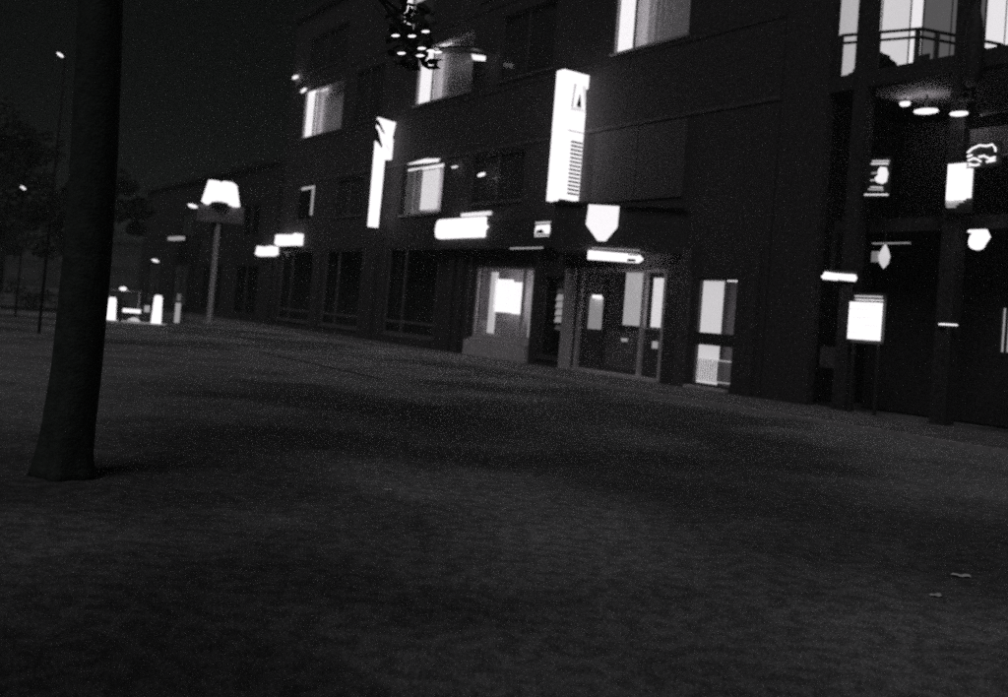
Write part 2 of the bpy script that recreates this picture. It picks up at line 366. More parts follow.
# vertical sign 1
o = fthing('vertical_sign', 'tall glowing vertical sign with letter A and short stacked lines above the entrance', 'sign', -3.75, -.1, 0)
f = yz(0, 0)
MB().slab([(-1.15, 5.36), (-.9, 5.36), (-.83, 5.5), (-.06, 5.5), (-.06, 8.26), (-.12, 9.16), (-.02, 9.16), (-.02, 9.59), (-1.05, 9.59), (-1.15, 9.54)], f, -.25, 0).build('light_case', SIGN, o)
GREY = glow('sign_grey', .72); DK = mat('sign_print', .015, .6, .3)
MB().slab([(-.62, 9.21), (-.12, 9.21), (-.10, 8.38), (-.68, 8.34)], f, .002, .006).build('letter_ground', GREY, o)
MB().slab([(-.62, 8.46), (-.50, 9.19), (-.28, 9.21), (-.12, 8.46), (-.23, 8.46), (-.30, 8.68), (-.33, 8.88), (-.40, 8.48)][::-1], f, .008, .012).build('letter', SIGN, o)
MB().slab([(-.46, 8.50), (-.26, 8.50), (-.35, 8.96)], f, .013, .016).build('letter_counter', DK, o)
MB().slab([(-.68, 8.46), (-.60, 8.46), (-.55, 9.21), (-.60, 9.21)], f, .013, .016).build('letter_shadow', glow('sign_mid', .4), o)
MB().slab([(-.72, 7.66), (-.07, 7.66), (-.07, 7.71), (-.72, 7.71)], f, .002, .02).build('rule', glow('sign_rule', .45), o)
bar0 = MB().slab([(-.55, 0), (-.1, 0), (-.1, .055), (-.55, .055)], f, .002, .03).build('text_bar', DK, o); bar0.location.z = 7.32
for k in range(1, 14):
    c_ = bar0.copy(); C.objects.link(c_); c_.parent = o; c_.location.z = 7.32 - k * .128
for z in (6.0, 9.2): MB().tube([(-.13, -.02, z), (-.13, .1, z)], .04, 6).build('bracket', STEEL, o)
# vertical sign 2
o = fthing('vertical_sign', 'glowing vertical sign with dark swooping mark at its top left, farther along the front', 'sign', -17.3, -.08, 0)
MB().slab([(-.84, 5.00), (-.42, 5.00), (-.38, 8.01), (-.05, 8.05), (-.05, 8.90), (-.1, 9.04), (0, 9.70), (-.84, 9.78)], f, -.2, 0).build('light_case', SIGN, o)
MB().slab([(-.95, 9.65), (-.86, 9.68), (-.72, 9.49), (-.5, 9.14), (-.52, 9.10), (-.66, 9.21), (-.8, 9.40), (-.95, 9.46)][::-1], f, .002, .008).build('mark', DK, o)
MB().slab([(-.96, 9.34), (-.84, 9.23), (-.74, 9.02), (-.64, 8.74), (-.55, 8.55), (-.62, 8.48), (-.76, 8.65), (-.96, 8.76)][::-1], f, .002, .008).build('mark', DK, o)
MB().slab([(-.5, 8.67), (-.2, 8.40), (-.16, 8.48), (-.44, 8.71)][::-1], f, .002, .008).build('mark', glow('mark_faint', .8), o)
for z in (5.5, 9.5): MB().tube([(-.12, -.02, z), (-.12, .08, z)], .04, 6).build('bracket', STEEL, o)
# long rounded shop sign on the fascia with a lamp bar above
o = fthing('shop_sign', 'wide overexposed shop sign with rounded left end on the low fascia', 'sign', -12.0, -.5, 4.38)
pts = [(.25, 0), (3.42, 0), (3.42, .28), (3.62, .38), (3.42, .46), (3.42, .74), (.25, .74), (.07, .66), (0, .45), (0, .25), (.07, .08)]
MB().slab(pts, lambda a, b, t: (a, t, b), -.16, 0).build('light_case', SIGN, o)
MB().slab([(x * .99 + .01, z) for x, z in pts], lambda a, b, t: (a, t, b), .0, .0).build('back_plate', BLACK, o) if False else None
o = fthing('sign_lamp', 'slim horizontal lamp bar mounted above the wide rounded shop sign', 'lamp', -10.5, -.35, 5.22)
MB().box(0, 1.95, -.1, 0, 0, .12).build('light_tube', glow('lamp_bar', .7), o); MB().box(-.03, 1.98, .0, .05, -.02, .14).build('reflector', FRAME, o)
MB().box(.2, .25, .05, .34, .02, .08).build('bracket', STEEL, o); MB().box(1.7, 1.75, .05, .34, .02, .08).build('bracket', STEEL, o)
# small lit box
o = fthing('wall_sign', 'small square lit sign with dark figure between two bright rules on the fascia', 'sign', -5.5, -.52, 4.33)
MB().box(0, .85, 0, .015, 0, .5).build('back_plate', BLACK, o); MB().box(.02, .83, -.03, -.003, .44, .48).build('rule', PANE2, o); MB().box(.02, .8, -.03, -.003, .0, .03).build('rule', PANE2, o)
MB().slab([(.02, .08), (.82, .08), (.84, .24), (.8, .39), (.08, .37), (.03, .22)], lambda a, b, t: (a, t, b), -.03, -.003).build('light_face', SIGN2, o)
MB().slab([(.1, .1), (.6, .1), (.42, .24), (.12, .2)], lambda a, b, t: (a, t, b), -.036, -.031).build('figure', DK, o)
# shield and entrance sign on the canopy face
FA = ANG + math.atan2(2.32, 3.22)
def canopy_thing(name, label, cat, s, n, z):
    p = W(-2.05, -2.32) + Vector((math.cos(FA), math.sin(FA), 0)) * s + Vector((math.sin(FA), -math.cos(FA), 0)) * n; p.z = z
    return thing(name, label, cat, p, FA)
xz = lambda a, b, t: (a, t, b)
o = canopy_thing('shield_sign', 'glowing white five-sided shield sign on the dark canopy above the entrance', 'sign', 1.0, .02, 3.96)
MB().slab([(.38, .03), (.60, .03), (.92, .45), (.93, 1.05), (.04, 1.07), (0, .48)], xz, -.1, -.015).build('light_face', glow('shield_face', .95), o)
MB().slab([(.36, .0), (.62, .0), (.95, .44), (.96, 1.08), (.02, 1.1), (-.02, .47)], xz, -.013, .015).build('back_plate', BLACK, o)
o = canopy_thing('entrance_sign', 'long thin lit sign with dark lettering at its right end below the canopy', 'sign', 1.12, -.03, 3.42)
MB().slab([(0, .02), (1.5, .0), (1.62, .12), (1.5, .24), (0, .28)], xz, -.12, 0).build('light_case', SIGNB, o)
MB().box(1.18, 1.42, -.128, -.121, .02, .1).build('lettering', DK, o); MB().box(1.2, 1.5, -.128, -.121, .2, .23).build('lettering', DK, o)
MB().box(.1, 1.5, -.1, -.06, .35, .37).build('trim_strip', glow('trim', .25), o)
MB().box(.3, .34, -.06, -.03, .25, .33).build('hanger', BLACK, o); MB().box(1.3, 1.34, -.06, -.03, .22, .33).build('hanger', BLACK, o)
# two shop signs far along
o = fthing('shop_sign', 'upper and nearer of the two small shop signs far along the dark front', 'sign', -30.0, -.3, 4.38)
MB().slab([(0, .12), (.5, 0), (3.1, .02), (3.12, .6), (2.8, .64), (2.5, .56), (1.2, .6), (.1, .62)], xz, -.1, .29).build('light_case', SIGN, o); MB().box(.1, 3.0, .0, .28, -.03, -.005).build('bracket', BLACK, o)
o = fthing('shop_sign', 'lower and farther of the two small shop signs far along the dark front', 'sign', -32.9, -.3, 3.84)
MB().slab([(0, .1), (.6, 0), (2.6, 0), (2.6, .46), (2.3, .56), (1.2, .5), (.2, .58)], xz, -.1, .29).build('light_case', SIGN, o); MB().box(.1, 2.5, .0, .28, -.03, -.005).build('bracket', BLACK, o)
# oval wall lamps
def oval_lamp(label, u, d, z, w, h, tilt=0, m=LAMP, group='small oval lamps along the front'):
    o = fthing('wall_lamp', label, 'lamp', u, d, z)
    k = MB().lathe((0, 0, 0), [(.05, -.5), (.32, -.38), (.47, -.15), (.5, 0), (.46, .18), (.3, .38), (.05, .5)], 12).build('lamp_glass', m, o, smooth=True)
    k.rotation_euler = (0, R(90) + tilt, 0); k.scale = (h * .6, h * .6, w * .85)
    MB().box(-.03, .03, .0, max(.05, -d - .003), -.02, .02).build('bracket', BLACK, o)
    return o
for args in (('oval lamp on the second floor wall, leftmost and highest of the small lamps', -29.6, -.2, 13.68, .95, .32),
             ('small oval lamp at the head of the farthest tall lit window', -28.1, -.25, 12.72, .9, .28, -.15),
             ('small slanting lamp right of the head of the farthest lit window', -26.6, -.25, 12.35, .8, .2, -.25),
             ('oval lamp on the first floor wall left of the big vertical sign', -9.6, -.25, 6.78, .62, .22, -.1),
             ('dim oval lamp above the curtained window', -11.7, -.2, 7.25, .6, .12)):
    oval_lamp(*args)
o = fthing('window_awning', 'thin dark awning edge with lamps over the middle tall lit window', 'awning', -13.6, -.02, 12.15)
MB().slab([(0, .05), (0, -.02), (3.9, -.75), (3.9, -.65)][::-1], lambda a, b, t: (a, t, b), -1.0, 0).build('awning_sheet', BLACK, o)
MB().box(.1, 1.5, -.9, -.75, -.19, -.12).build('lamp_strip', LAMP, o)
MB().slab([(3.15, -.75), (3.95, -.95), (3.95, -1.12), (3.3, -.98)], xz, -.6, -.45).build('lamp_strip', glow('awl', 1.5), o)
o = fthing('ceiling_lamp', 'flat lamp under a ledge above the curtained window', 'lamp', -14.0, -.25, 7.62)
MB().slab([(-1.2, .0), (1.2, -.1), (1.4, 0), (.3, .09)], xz, -.2, -.1).build('lamp_glass', glow('flat_l', 1.0), o); MB().box(-.5, .5, -.1, .24, .0, .04).build('bracket', BLACK, o)

# ---------------------------------------------------------------- neighbouring block farther along the street
nb = fthing('neighbouring_building', 'lower dark building beyond the long commercial building, with dim shopfronts', 'building', -31, 0)
nh = [(-6.6, -2.4, .5, 3.4), (-13.5, -9.0, .5, 3.4), (-20.5, -16, .5, 3.4), (-6, -3, 5.2, 7), (-12.6, -9.6, 5.2, 7), (-19.6, -16.6, 5.2, 7), (-28, -24, .4, 3.4)]
wall_with_holes(-30, -.35, .05, 9.2, nh, .05, .3).build('wall', FACD, nb)
MB().box(-30, -.35, 4.4, 4.6, .05, 9.2).build('rear_wall', DARKROOM, nb); MB().box(-30.2, -.4, -.2, 4.7, 9.2, 9.45).build('roof', BLACK, nb)
for h in nh:
    a, b, c, e = h; k = MB(); k.box(a, a + .1, .1, .2, c, e); k.box(b - .1, b, .1, .2, c, e); k.box((a + b) / 2 - .05, (a + b) / 2 + .05, .1, .2, c, e); k.box(a + .1, (a + b) / 2 - .05, .1, .2, e - .1, e); k.box((a + b) / 2 + .05, b - .1, .1, .2, e - .1, e)
    w = k.build('window', DFR, nb); MB().quad((a + .05, .15, c), (b - .05, .15, c), (b - .05, .15, e), (a + .05, .15, e)).build('pane', GLASS, w)
MB().box(-25.6, -24.4, .8, .84, .6, 3.0).build('lit_poster', PANE3, nb)
o = fthing('awning', 'dim awning with a blurred lamp on the farthest shopfront', 'awning', -48.5, -.1, 4.6)
MB().box(-1.5, 4, -1.6, .1, .6, .72).build('awning_sheet', FACD, o); MB().box(-.2, 2.6, -1.1, -.7, .38, .58).build('lamp_strip', glow('aw2', .35), o)

# ---------------------------------------------------------------- right wing: open terrace over an arcade
rw = fthing('terrace_building', 'dark building wing with open lit terrace above a deep arcade', 'building', 0, 0)
MB().box(4.15, 15, 7.5, 7.8, .05, 13).build('rear_wall', DARKROOM, rw)
MB().box(4.15, 5.55, 0, .28, .05, 13).build('wall', FAC, rw)
for u in (6.28, 8.77, 12.2): MB().box(u, u + .36, .02, .36, 0, 12.6).build('column', FACD, rw)
MB().box(5.56, 15, .05, .34, 7.68, 8.06).build('beam', FACD, rw)
for a, b in ((5.56, 6.275), (6.645, 8.765), (9.135, 12.195), (12.565, 15)): MB().box(a, b, .05, .32, 12.2, 12.6).build('beam', FACD, rw)
MB().box(4.15, 15, -.2, 7.9, 12.65, 12.95).build('roof', FACD, rw)
MB().box(5.56, 15, .6, 7.49, 4.3, 4.6).build('gallery_floor', FACD, rw)
MB().box(5.9, 15, .36, 7.4, 7.84, 7.92).build('soffit', SOFFIT, rw)
TC = [(4.16, .75), (5.2, .69), (6.66, 2.06), (7.6, 4.01), (7.6, 7.3), (4.16, 7.3)]
# terrace floor plate, polygonal
MB().prism(TC, 8.0, 8.18).build('terrace_floor', FACD, rw)
# terrace rear wall, bays follow the floor edge; emission stands in for lamp light
TW = [(4.17, 1.1), (4.3, 2.65), (5.48, 3.23), (5.73, 3.42), (6.75, 4.6), (7.2, 5.9), (8.4, 6.9), (10.5, 7.0)]
TG = [.4, .62, .85, .09, .8, .6, .3]
for i, ((x0, y0), (x1, y1)) in enumerate(zip(TW, TW[1:])):
    L_ = math.hypot(x1 - x0, y1 - y0); dx, dy = (x1 - x0) / L_, (y1 - y0) / L_
    q = lambda s_, t_: (x0 + dx * s_ - dy * t_, y0 + dy * s_ + dx * t_)
    zb = 8.19 if i < 4 else 7.6
    MB().prism([q(.03, 0), q(L_ - .02, 0), q(L_ - .02, .1), q(.03, .1)], zb, 12.5).build('lit_panel' if TG[i] else 'wall_panel', glow('terrace_wall_glow', TG[i]) if TG[i] else WHITE, rw)
    if TG[i] and L_ > 1: curtain_ = MB().prism([q(L_ * .45, -.012), q(L_ * .45 + .03, -.012), q(L_ * .45 + .03, -.002), q(L_ * .45, -.002)], zb, 12.5).build('glazing_bar', FACL, rw)
    MB().prism([q(-.01, -.03), q(.025, -.03), q(.025, .1), q(-.01, .1)], zb, 12.5).build('wall_fin', FACL, rw)
# railing
o = fthing('terrace_railing', 'dark two-bar railing turning a corner on the lit upper terrace', 'railing', 0, 0)
rp = [(4.97, 1.06), (6.87, 1.6), (7.53, 3.99)]
full = [(4.97, .9, 9.42), (5.1, .95, 9.42), (6.66, 1.95, 9.42), (7.5, 3.99, 9.42), (7.5, 6.9, 9.42)]
import itertools
pA, pB, pC, pD = (5.08, .98), (6.82, 1.72), (7.53, 3.99), (7.53, 5.1)
for z, r in ((9.42, .045), (9.22, .04)):
    MB().tube([(*pA, z), (*pB, z), (*pC, z), (*pD, z)], r, 8).build('rail', BLACK, o)
for p in (pA, (5.9, 1.33), (6.72, 1.75), (6.95, 2.2), pC, (7.3, 3.2), pD): MB().tube([(*p, 8.1), (*p, 9.42)], .07, 6).build('post', BLACK, o)
o = fthing('planter_shrub', 'low dark rounded shrub behind the terrace railing', 'shrub', 5.25, 2.2, 8.18)
MB().box(-.5, .5, -.2, .2, 0, .45).build('planter', BLACK, o)
k = MB()
for _ in range(1800):
    t = random.random() * 6.283; r_ = math.sqrt(random.random()); x, y = math.cos(t) * r_ * .6, math.sin(t) * r_ * .3; z = .45 + random.random() * .6 * (1 - r_ ** 2 * .7)
    q = Vector((random.gauss(0, 1), random.gauss(0, 1), random.gauss(0, 1))).normalized() * .07; q2 = q.orthogonal().normalized() * .035; p = Vector((x, y, z)); k.quad(p - q, p - q2, p + q, p + q2)
k.build('foliage', LEAF, o)
o = fthing('furled_flag', 'dark furled flag held upright on the front of the right terrace column', 'flag', 9.36, -.22, 0)
MB().tube([(0, 0, 6.9), (0, 0, 9.1)], .025, 8).build('pole', BLACK, o)
MB().lathe((0, 0, 0), [(.1, 7.2), (.19, 7.4), (.2, 8.1), (.15, 8.6), (.05, 9.0)], 10).build('flag_cloth', FACD, o, smooth=True)
for z in (6.95, 7.1): MB().box(-.3, .02, .0, .235, z, z + .04).build('bracket', BLACK, o)

for lab, u_, d_ in (('dark high-backed chair on the terrace beside the shrub', 5.05, 1.9), ('dark high-backed chair on the terrace near the railing corner', 6.2, 2.6)):
    o = fthing('terrace_chair', lab, 'chair', u_, d_, 8.18, 'chairs on the terrace')
    MB().box(-.22, .22, -.22, .22, .42, .46).build('seat', BLACK, o); MB().box(-.2, .2, .18, .22, .5, .95).build('backrest', BLACK, o)
    for x in (-.21, .17):
        for y in (-.21, .17): MB().box(x, x + .04, y, y + .04, 0, .419).build('leg', BLACK, o)
# soffit lamps
for lab, u, z, w_, h_ in (('roundest oval downlight under the terrace, left of the three', 6.33, 7.69, .27, .13), ('long flat downlight under the terrace, middle of the three', 6.92, 7.42, .6, .09), ('slanting flat downlight under the terrace, right of the three', 9.18, 6.64, .38, .08)):
    o = fthing('ceiling_downlight', lab, 'lamp', u, 2.0 if u < 9 else -.3, z, 'downlights under the terrace')
    k = MB().lathe((0, 0, 0), [(.05, -.5), (.34, -.38), (.48, -.15), (.5, .1), (.48, .3)], 16).build('lamp_glass', LAMP, o, smooth=True); k.scale = (w_, w_ * .8, h_)
    MB().lathe((0, 0, .3 * h_ + .003), [(.03, 0), (.03, 7.83 - z - .3 * h_)], 8).build('stem', BLACK, o) if u < 9 else MB().box(-.03, .03, 0, .315, .0, .05).build('bracket', BLACK, o)
# lit things in the arcade
o = fthing('poster_lightbox', 'bright standing poster lightbox on two legs in the dark arcade', 'lightbox', 6.82, -.3, .05)
MB().box(0, .78, 0, .12, 1.68, 2.53).build('light_face', SIGN, o)
MB().box(.14, .8, 0, .1, 2.575, 2.60).build('light_strip', PANE2, o); MB().box(.12, .78, 0, .1, 2.65, 2.68).build('light_strip', PANE, o)
for z, x0, x1 in ((1.83, .0, .3), (2.0, .42, .78), (2.17, .1, .6), (2.36, .0, .5), (2.46, .3, .75)): MB().box(x0 + .01, x1 - .01, -.006, -.001, z, z + .012).build('print_line', glow('print_grey', .55), o)
MB().box(-.04, .86, .125, .18, 1.6, 2.75).build('case', BLACK, o)
for x in (.05, .7): MB().box(x, x + .06, .13, .19, 0, 1.6).build('leg', BLACK, o)
o = fthing('hanging_sign', 'two short bright lit boxes in a row left of the arcade lightbox', 'sign', 5.86, -.1, 3.08)
MB().slab([(0, .09), (.07, .02), (.44, .0), (.47, .05), (.47, .16), (.1, .2), (.06, .12)], xz, -.06, 0).build('light_face', SIGN, o); MB().slab([(.52, .01), (.92, -.02), (.97, .06), (.92, .14), (.52, .16)], xz, -.06, 0).build('light_face', SIGN, o)
MB().box(.0, .95, .005, .04, -.02, .24).build('back_plate', BLACK, o); MB().box(.2, .26, .005, .11, .24, 1.2).build('hanger', BLACK, o)
o = fthing('pendant_lamp', 'soft oval pendant lamp hanging above the arcade lightbox', 'lamp', 7.5, -.1, 3.64)
k = MB().lathe((0, 0, 0), [(.01, -.27), (.09, -.16), (.125, 0), (.09, .12), (.02, .27)], 14).build('lamp_shade', glow('pendant', .6), o, smooth=True)
MB().box(-.32, -.16, -.02, .04, -.12, .12).build('side_glass', glow('pend_side', .12), o)
MB().tube([(0, 0, .25), (0, 0, .66)], .012, 6).build('cord', BLACK, o); MB().box(-.35, .55, .0, .14, .3, .315).build('rail', glow('rail_dim', .22), o)
o = fthing('banner_lightbox', 'tall bright banner lightbox on the upper level near the right edge', 'lightbox', 8.95, -.2, 4.66)
MB().box(0, .52, 0, .08, .2, .94).build('light_face', SIGN, o)
for k_, (x0, x1) in enumerate(((0, .4), (0, .36), (0, .25), (.02, .2))): MB().box(x0, x1, 0, .08, .165 - k_ * .05, .19 - k_ * .05).build('light_strip', (SIGN2, PANE, PANE3, PANE3)[k_], o)
MB().box(-.03, .55, .083, .12, -.1, 1.0).build('back_plate', BLACK, o); MB().box(.2, .28, .121, .25, .3, .4).build('bracket', BLACK, o)
o = fthing('striped_sign', 'lit shop emblem of bright curved stripes round a white blob on the upper level', 'sign', 6.95, -.12, 5.03)
for z0, x0, x1, m_ in ((.80, .1, .52, PANE), (.74, .08, .5, PANE2), (.2, .1, .4, PANE), (.15, .05, .42, PANE3), (.03, -.05, .55, PANE2)):
    MB().slab([(x0, z0), (x1, z0 - .035), (x1, z0), (x0, z0 + .03)], xz, -.04, 0).build('stripe', m_, o)
MB().slab([(.25, .32), (.38, .27), (.49, .32), (.51, .5), (.46, .64), (.33, .66), (.27, .6), (.28, .48), (.2, .42)], xz, -.04, 0).build('emblem', glow('emblem', .9), o)
MB().box(.1, .28, -.03, 0, .52, .55).build('stripe', PANE3, o); MB().box(.08, .26, -.03, 0, .36, .385).build('stripe', PANE, o)
MB().box(-.06, .58, .003, .03, -.03, .9).build('back_plate', BLACK, o); MB().box(.2, .3, .03, .3, .3, .4).build('bracket', BLACK, o)
o = fthing('round_sign', 'glaring round sign with a flag-shaped cap near the right edge', 'sign', 9.55, -.2, 3.75)
pts = [(.19 + .18 * math.cos(t), .17 + .17 * math.sin(t)) for t in [R(a_) for a_ in range(150, 325, 18)]]
MB().slab(pts + [(.36, .14), (.44, .26), (.36, .42), (.0, .42), (-.03, .37), (.08, .34), (.03, .28)], xz, -.08, 0).build('light_face', SIGN, o)
MB().box(.12, .3, .003, .2, .1, .2).build('bracket', BLACK, o)
o = fthing('neon_sign', 'scribbled white neon line sign at the right edge of the upper level', 'sign', 9.4, -.2, 5.55)
NE = glow('neon', 1.3)
for path in ([(0, .25), (.1, .33), (.25, .38), (.4, .35), (.52, .37), (.58, .3), (.6, .22)], [(.02, .08), (.14, .12), (.24, .08), (.3, .03)], [(.05, .0), (.16, -.03), (.27, -.02)], [(.25, .14), (.36, .15), (.48, .08), (.6, .1)], [(.42, .02), (.6, .04)], [(.0, .17), (.1, .19)]):
    MB().tube([(x, -.05, z) for x, z in path], .022, 6).build('neon_tube', NE, o)
MB().box(-.04, .7, .0, .02, -.08, .44).build('back_plate', BLACK, o); MB().box(.3, .36, .02, .24, .1, .16).build('bracket', BLACK, o)
o = fthing('counter_lamp', 'single thin bright lamp line low in the arcade near the right edge', 'lamp', 8.92, -.1, 2.17); MB().box(0, .4, 0, .04, 0, .035).build('light_tube', SIGN2, o); MB().box(-.02, .42, .045, .1, -.03, .08).build('case', BLACK, o); MB().box(.15, .25, .05, .1, -2.12, -.03).build('stand', BLACK, o)
MB().box(5.86, 6.28, .02, .08, 1.0, 1.5).build('notice_panel', FACL, rw)
MB().box(9.15, 12.19, .2, .3, 5.85, 6.4).build('fascia_panel', SOFFIT, rw)
MB().box(9.15, 12.19, .15, .199, 5.75, 5.8).build('trim', FRAME, rw)
MB().box(10.05, 10.9, .3, .34, 1.7, 2.6).build('lit_panel', PANE3, rw)
for k_ in range(8): MB().box(10.06 + k_ * .11, 10.1 + k_ * .11, .22, .28, 1.6, 2.6).build('mullion', BLACK, rw)
MB().box(8.4, 9.1 - .36, .62, .7, 3.0, 3.9).build('hanging_panel', SOFFIT, rw)
MB().box(5.56, 15, 2.2, 2.35, .05, 4.29).build('shopfront_wall', FACD, rw); MB().box(5.56, 15, 3.2, 3.35, 4.61, 7.45).build('shopfront_wall', FACD, rw)

db = thing('distant_building', 'low distant dark block closing the end of the street', 'building', (-70, 170, 0), R(12))
MB().box(-60, 60, 0, 14, 0, 9).build('wall', FACD, db); MB().box(-60.4, 60.4, -.4, 14.4, 9.0, 9.5).build('roof', FACD, db)
for i in range(14):
    for z in (1.2, 4.6): MB().box(-56 + i * 8, -51 + i * 8, -.1, -.01, z, z + 2).build('window', DFR, db)
# ---------------------------------------------------------------- lamp with trapezoid shade on a pole
o = thing('street_light', 'street light with big glowing trapezoid double shade over a grey board on a pole', 'street light', (-14.0, 46.6, 0), R(8))
MB().lathe((0, 0, 0), [(.22, 0), (.22, .12), (.1, .3), (.085, 4.9)], 12).build('pole', STEEL, o, smooth=True)
MB().box(-.17, -.1, -.03, .03, .3, 4.7).build('cable_duct', FRAME, o)
MB().box(-1.05, 1.1, -.14, .1, 4.98, 5.78).build('board', mat('board_grey', (.16, .15, .16), .8, .2, .3, 3), o)
MB().lathe((0, 0, 5.78), [(.55, 0), (.55, .12), (.35, .2)], 16).build('hub', BLACK, o)
for x0, x1, t0, t1 in ((-.86, 0.02, -.62, .02), (0.02, .86, .02, .64)):
    MB().slab([(x0, 5.9), (x0 + .1, 5.83), (x1 - .1, 5.82), (x1, 5.88), (t1, 6.86), (t1 - .12, 6.94), (t0 + .08, 6.96), (t0, 6.92)], xz, -.35, .35).build('lamp_shade', glow('shade', 2.6), o)
# street lamps further off, on slender arms
def street_lamp(label, x, y, z, w, rz=0, m=FAR, tilt=-.25):
    o = thing('street_lamp', label, 'street lamp', (x, y, 0), rz, 'small far street lamps')
    MB().tube([(0, .35, 0), (0, .35, z - .6), (0, .3, z + .1), (0, .1, z + .22), (0, 0, z + .15)], [.045, .035, .03, .025, .025], 8).build('pole', FACD, o, smooth=True)
    k = MB().lathe((0, 0, 0), [(.05, -.5), (.4, -.3), (.5, 0), (.4, .3), (.05, .5)], 10).build('lamp_head', m, o, smooth=True); k.location = (0, 0, z); k.rotation_euler = (0, R(90) + tilt, 0); k.scale = (w * .35, w * .5, w)
    return o
street_lamp('lone street lamp high in the dark at the upper left', -13.2, 27.4, 8, .24, tilt=.5, m=glow('dim_lamp', 1.1))
street_lamp('faint street lamp at the left edge below the highest one', -18.8, 37.1, 5, .26, tilt=.5, m=glow('dim_lamp2', 1.1))
street_lamp('street lamp just left of the big trapezoid street light', -16.6, 50.4, 6.0, .55, tilt=.2)
street_lamp('far street lamp above the right lit panel of the shelter', -18.5, 51.0, 3.0, .42, tilt=.2)
street_lamp('far street lamp above the left lit panel of the shelter', -94, 236, 5.6, 1.6, tilt=.35)
# ---------------------------------------------------------------- shelter with lit panels
o = thing('street_shelter', 'low open shelter with glowing upright panels at the far end of the street', 'shelter', (-15.98, 42, 0), R(4))
def P(x): return x + 16.2
MB().box(-1.9, .1, -.5, .7, 1.32, 1.36).build('roof', STEEL, o)
for x, wd, z0, z1, m_ in ((-.98, .40, .02, 1.02, SIGN), (.92, .42, .0, 1.26, SIGN)):
    MB().slab([(x, z0), (x + wd, z0), (x + wd - .04, z1 - .1), (x + wd - .1, z1), (x + .1, z1), (x + .05, z1 - .1)], xz, -.5, -.42).build('lit_panel', m_, o)
MB().box(1.9, 2.1, -.5, -.42, .15, 1.0).build('lit_panel', PANE3, o); MB().box(1.93, 2.08, -.5, -.42, 1.1, 1.4).build('lit_panel', glow('vd', .06), o)
MB().box(-.3, .4, -.5, -.3, .42, .58).build('bench_seat', SIGN, o); MB().slab([(-.1, .1), (.45, .06), (.4, .16), (.2, .24), (.1, .2)], xz, -.5, -.45).build('bench_leg', PANE, o)  # bench emits to look lit by the panels
MB().box(.6, .8, -.5, -.44, .5, .78).build('lit_panel', PANE3, o)
for x in (-1.9, 0.04): MB().box(x, x + .06, .4, .46, 0, 1.32).build('post', STEEL, o)
MB().box(-1.9, 1.5, -.7, -.2, .0, .05).build('plinth', glow('panel_spill', .16), o)  # plinth glows in place of panel light spilling onto it
MB().box(-1.9, -1.05, .3, .34, .9, 1.0).build('back_rail', glow('brail', .08), o)  # rail emits faintly so that it looks lit
o = thing('bollard_lamp', 'small bright globe on a short post between the shelter panels', 'lamp', (-16.2, 41.2, 0))
MB().lathe((0, 0, 0), [(.06, 0), (.05, 1.36)], 8).build('post', BLACK, o); k = MB().lathe((0, 0, 1.42), [(.03, -.09), (.12, -.05), (.16, 0), (.12, .05), (.03, .09)], 10).build('globe', FAR, o, smooth=True)

# ---------------------------------------------------------------- trees
def leaf_cloud(k, centre, rad, n, size, squash=.75):
    cx, cy, cz = centre
    for _ in range(n):
        while True:
            x, y, z = random.uniform(-1, 1), random.uniform(-1, 1), random.uniform(-1, 1)
            if x * x + y * y + z * z < 1: break
        p = Vector((cx + x * rad, cy + y * rad, cz + z * rad * squash))
        q = Vector((random.gauss(0, 1), random.gauss(0, 1), random.gauss(0, .6))).normalized(); s_ = size * random.uniform(.6, 1.3)
        a_ = q * s_; b_ = q.orthogonal().normalized() * s_ * .6
        k.quad(p - a_, p - b_, p + a_, p + b_)
def tree(label, x, y, h, tr, crown_r, base, n_clump, leaves, size, extra=(), seed=1, lean=(0, 0)):
    random.seed(seed)
    o = thing('tree', label, 'tree', (x, y, 0), 0, None)
    t = MB(); top = h * .55
    path = [(lean[0] * s_ + .06 * math.sin(s_ * 5), lean[1] * s_ + .05 * math.cos(s_ * 4), top * s_) for s_ in [i / 8 for i in range(9)]]
    foot = [(path[0][0], path[0][1], -.05), (path[0][0], path[0][1], .06), (path[0][0], path[0][1], .18), (path[0][0] + .003, path[0][1], .4)]
    t.tube(foot + path[1:], [tr * 1.25, tr * 1.16, tr * 1.08, tr * 1.03] + [tr * (1.0 - .03 * i) for i in range(1, 9)], 18)
    for i, v in enumerate(t.v):
        if v[2] < .5: w_ = 1 + (.5 - v[2]) * .35 * math.sin((i % 18) * 2 * math.pi / 18 * 5 + 1); t.v[i] = (path[0][0] + (v[0] - path[0][0]) * w_, path[0][1] + (v[1] - path[0][1]) * w_, v[2])
    t.build('trunk', BARK, o, smooth=True)
    crown = MB(); fork = Vector(path[-2])
    ends = []
    for i in range(n_clump):
        a_ = i * 2.4 + random.random(); rr = crown_r * math.sqrt(random.uniform(.08, 1)); zz = base + (h - base) * random.uniform(.1, 1) * (1 - .35 * (rr / crown_r) ** 2)
        ends.append(Vector((lean[0] + rr * math.cos(a_), lean[1] + rr * math.sin(a_), zz)))
    ends += [Vector(e_) for e_ in extra]
    lm = MB()
    for i, e_ in enumerate(ends):
        st = Vector(path[5 + i % 3]); m_ = st.lerp(e_, .5) + Vector((0, 0, .12 * (e_ - st).length))
        if i < 16 or i >= n_clump: lm.tube([st, st.lerp(m_, .6), m_, m_.lerp(e_, .5), e_], [tr * .38, tr * .3, tr * .2, tr * .12, .015], 6)
        big_ = i < n_clump
        leaf_cloud(crown, e_, random.uniform(.6, 1.1) * crown_r * .3 if big_ else .32, leaves if big_ else 60, size * .85)
    lm.build('limb', BARK, o, smooth=True); crown.build('crown', LEAF, o)
    return o
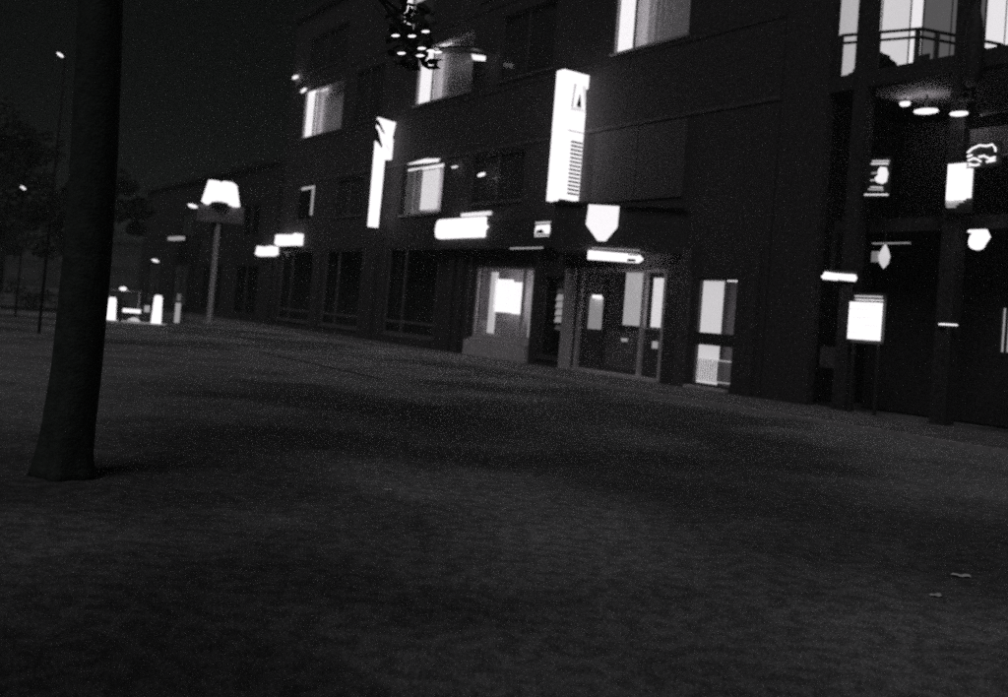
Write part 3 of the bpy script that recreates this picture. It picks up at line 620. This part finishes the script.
tree('big dark tree at the left foreground with one leafy branch hanging over the street', -3.46, 7.9, 13, .2, 4.3, 5.6, 40, 230, .1, lean=(-.12, 0),
     extra=[(2.04, 4.1, 5.0), (2.12, 4.0, 4.75), (1.99, 4.2, 5.25)], seed=3)
tree('unseen tree added behind the viewer to shade the foreground', -6.2, -4.6, 12, .2, 4.0, 5.2, 34, 420, .1, seed=14)  # unseen tree, added so its crown shades the near ground
tree('dark tree at the far left edge', -26, 44, 11, .25, 4.5, 3, 30, 260, .22, seed=5)
tree('dark tree left of the big street light', -26, 60, 9, .22, 3.2, 3, 24, 260, .22, seed=6)
tree('large far tree closing the end of the street', -46, 88, 13, .35, 6.5, 3, 30, 260, .35, seed=8)
random.seed(11)
k = MB()
for i in range(60): leaf_cloud(k, (random.uniform(-6, 6), random.uniform(-.4, .4), random.uniform(.3, 1.1)), .45, 60, .07)
single(k, 'hedge', LEAF, 'low ragged hedge at the left edge behind the trunk', 'hedge', (-24.5, 46, 0), R(20))
random.seed(4)
o = thing('leaf_glimmers', 'short string of small glowing ovals in place of light between the leaves at the top centre', 'light glimpses', (-1.2, 11.6, 0))  # glowing ovals stand in for window light glimpsed between leaves
BL = [(-.36, 4.88), (0.0, 4.96), (-.16, 4.89), (-.03, 4.75), (.08, 4.73), (-.27, 4.67), (-.04, 4.66), (.17, 4.72)]
for x_, z_ in BL:
    k_ = MB().lathe((0, 0, 0), [(.1, -.5), (.4, -.3), (.5, 0), (.4, .3), (.1, .5)], 8).build('glimmer', glow('glimmer', 1.3) if x_ == BL[0][0] else bpy.data.materials['glimmer'], o, smooth=True)
    k_.location = (x_, 0, z_); k_.rotation_euler = (0, R(84), 0); k_.scale = (.035, .035, .1)
srt = sorted(BL); MB().tube([(-.7, .1, 5.3)] + [(x_, .03, z_ + .03) for x_, z_ in srt] + [(.4, .1, 4.9)], .005, 5).build('cable', BLACK, o)
# scraps on the ground
def scrap(label, x, y, w_, l_, rz):
    k = MB(); n_ = 14; c_ = len(k.v)
    pts = [(w_ * .5 * math.cos(t) * (1 + .18 * math.sin(3 * t)), l_ * .5 * math.sin(t) * (1 + .2 * math.cos(2 * t)), .006 + .012 * abs(math.sin(2.2 * t))) for t in [i * 2 * math.pi / n_ for i in range(n_)]]
    for p, q in zip(pts, pts[1:] + pts[:1]): k.quad((0, 0, .012), p, q)
    single(k, 'paper_scrap', PAPER, label, 'scrap', (x, y, 0), rz, 'paper scraps on the asphalt')
scrap('pale scrap lying on the asphalt at lower right, the brighter one', 3.45, 6.98, .14, .1, .1)
scrap('dull scrap just left of the brighter one at lower right', 2.99, 6.36, .1, .07, .5)
scrap('small scrap alone on the asphalt left of centre', -.86, 8.44, .07, .06, .3)
scrap('flat scrap on the asphalt in front of the display window', .63, 18.67, .35, .12, .08)

# ---------------------------------------------------------------- thin haze added to lift the blacks and leave grain
hz = MB().box(-170, 60, -25, 300, -1.2, 20).build('lift_haze', FAC); hz['kind'] = 'stuff'
hm = bpy.data.materials.new('black_lift'); hm.use_nodes = True; n = hm.node_tree; n.nodes.remove(n.nodes['Principled BSDF'])
pv = n.nodes.new('ShaderNodeVolumePrincipled'); pv.inputs['Density'].default_value = .0013; pv.inputs['Color'].default_value = (.86, .93, .9, 1)
n.links.new(pv.outputs[0], n.nodes['Material Output'].inputs['Volume'])
hz.data.materials.clear(); hz.data.materials.append(hm)
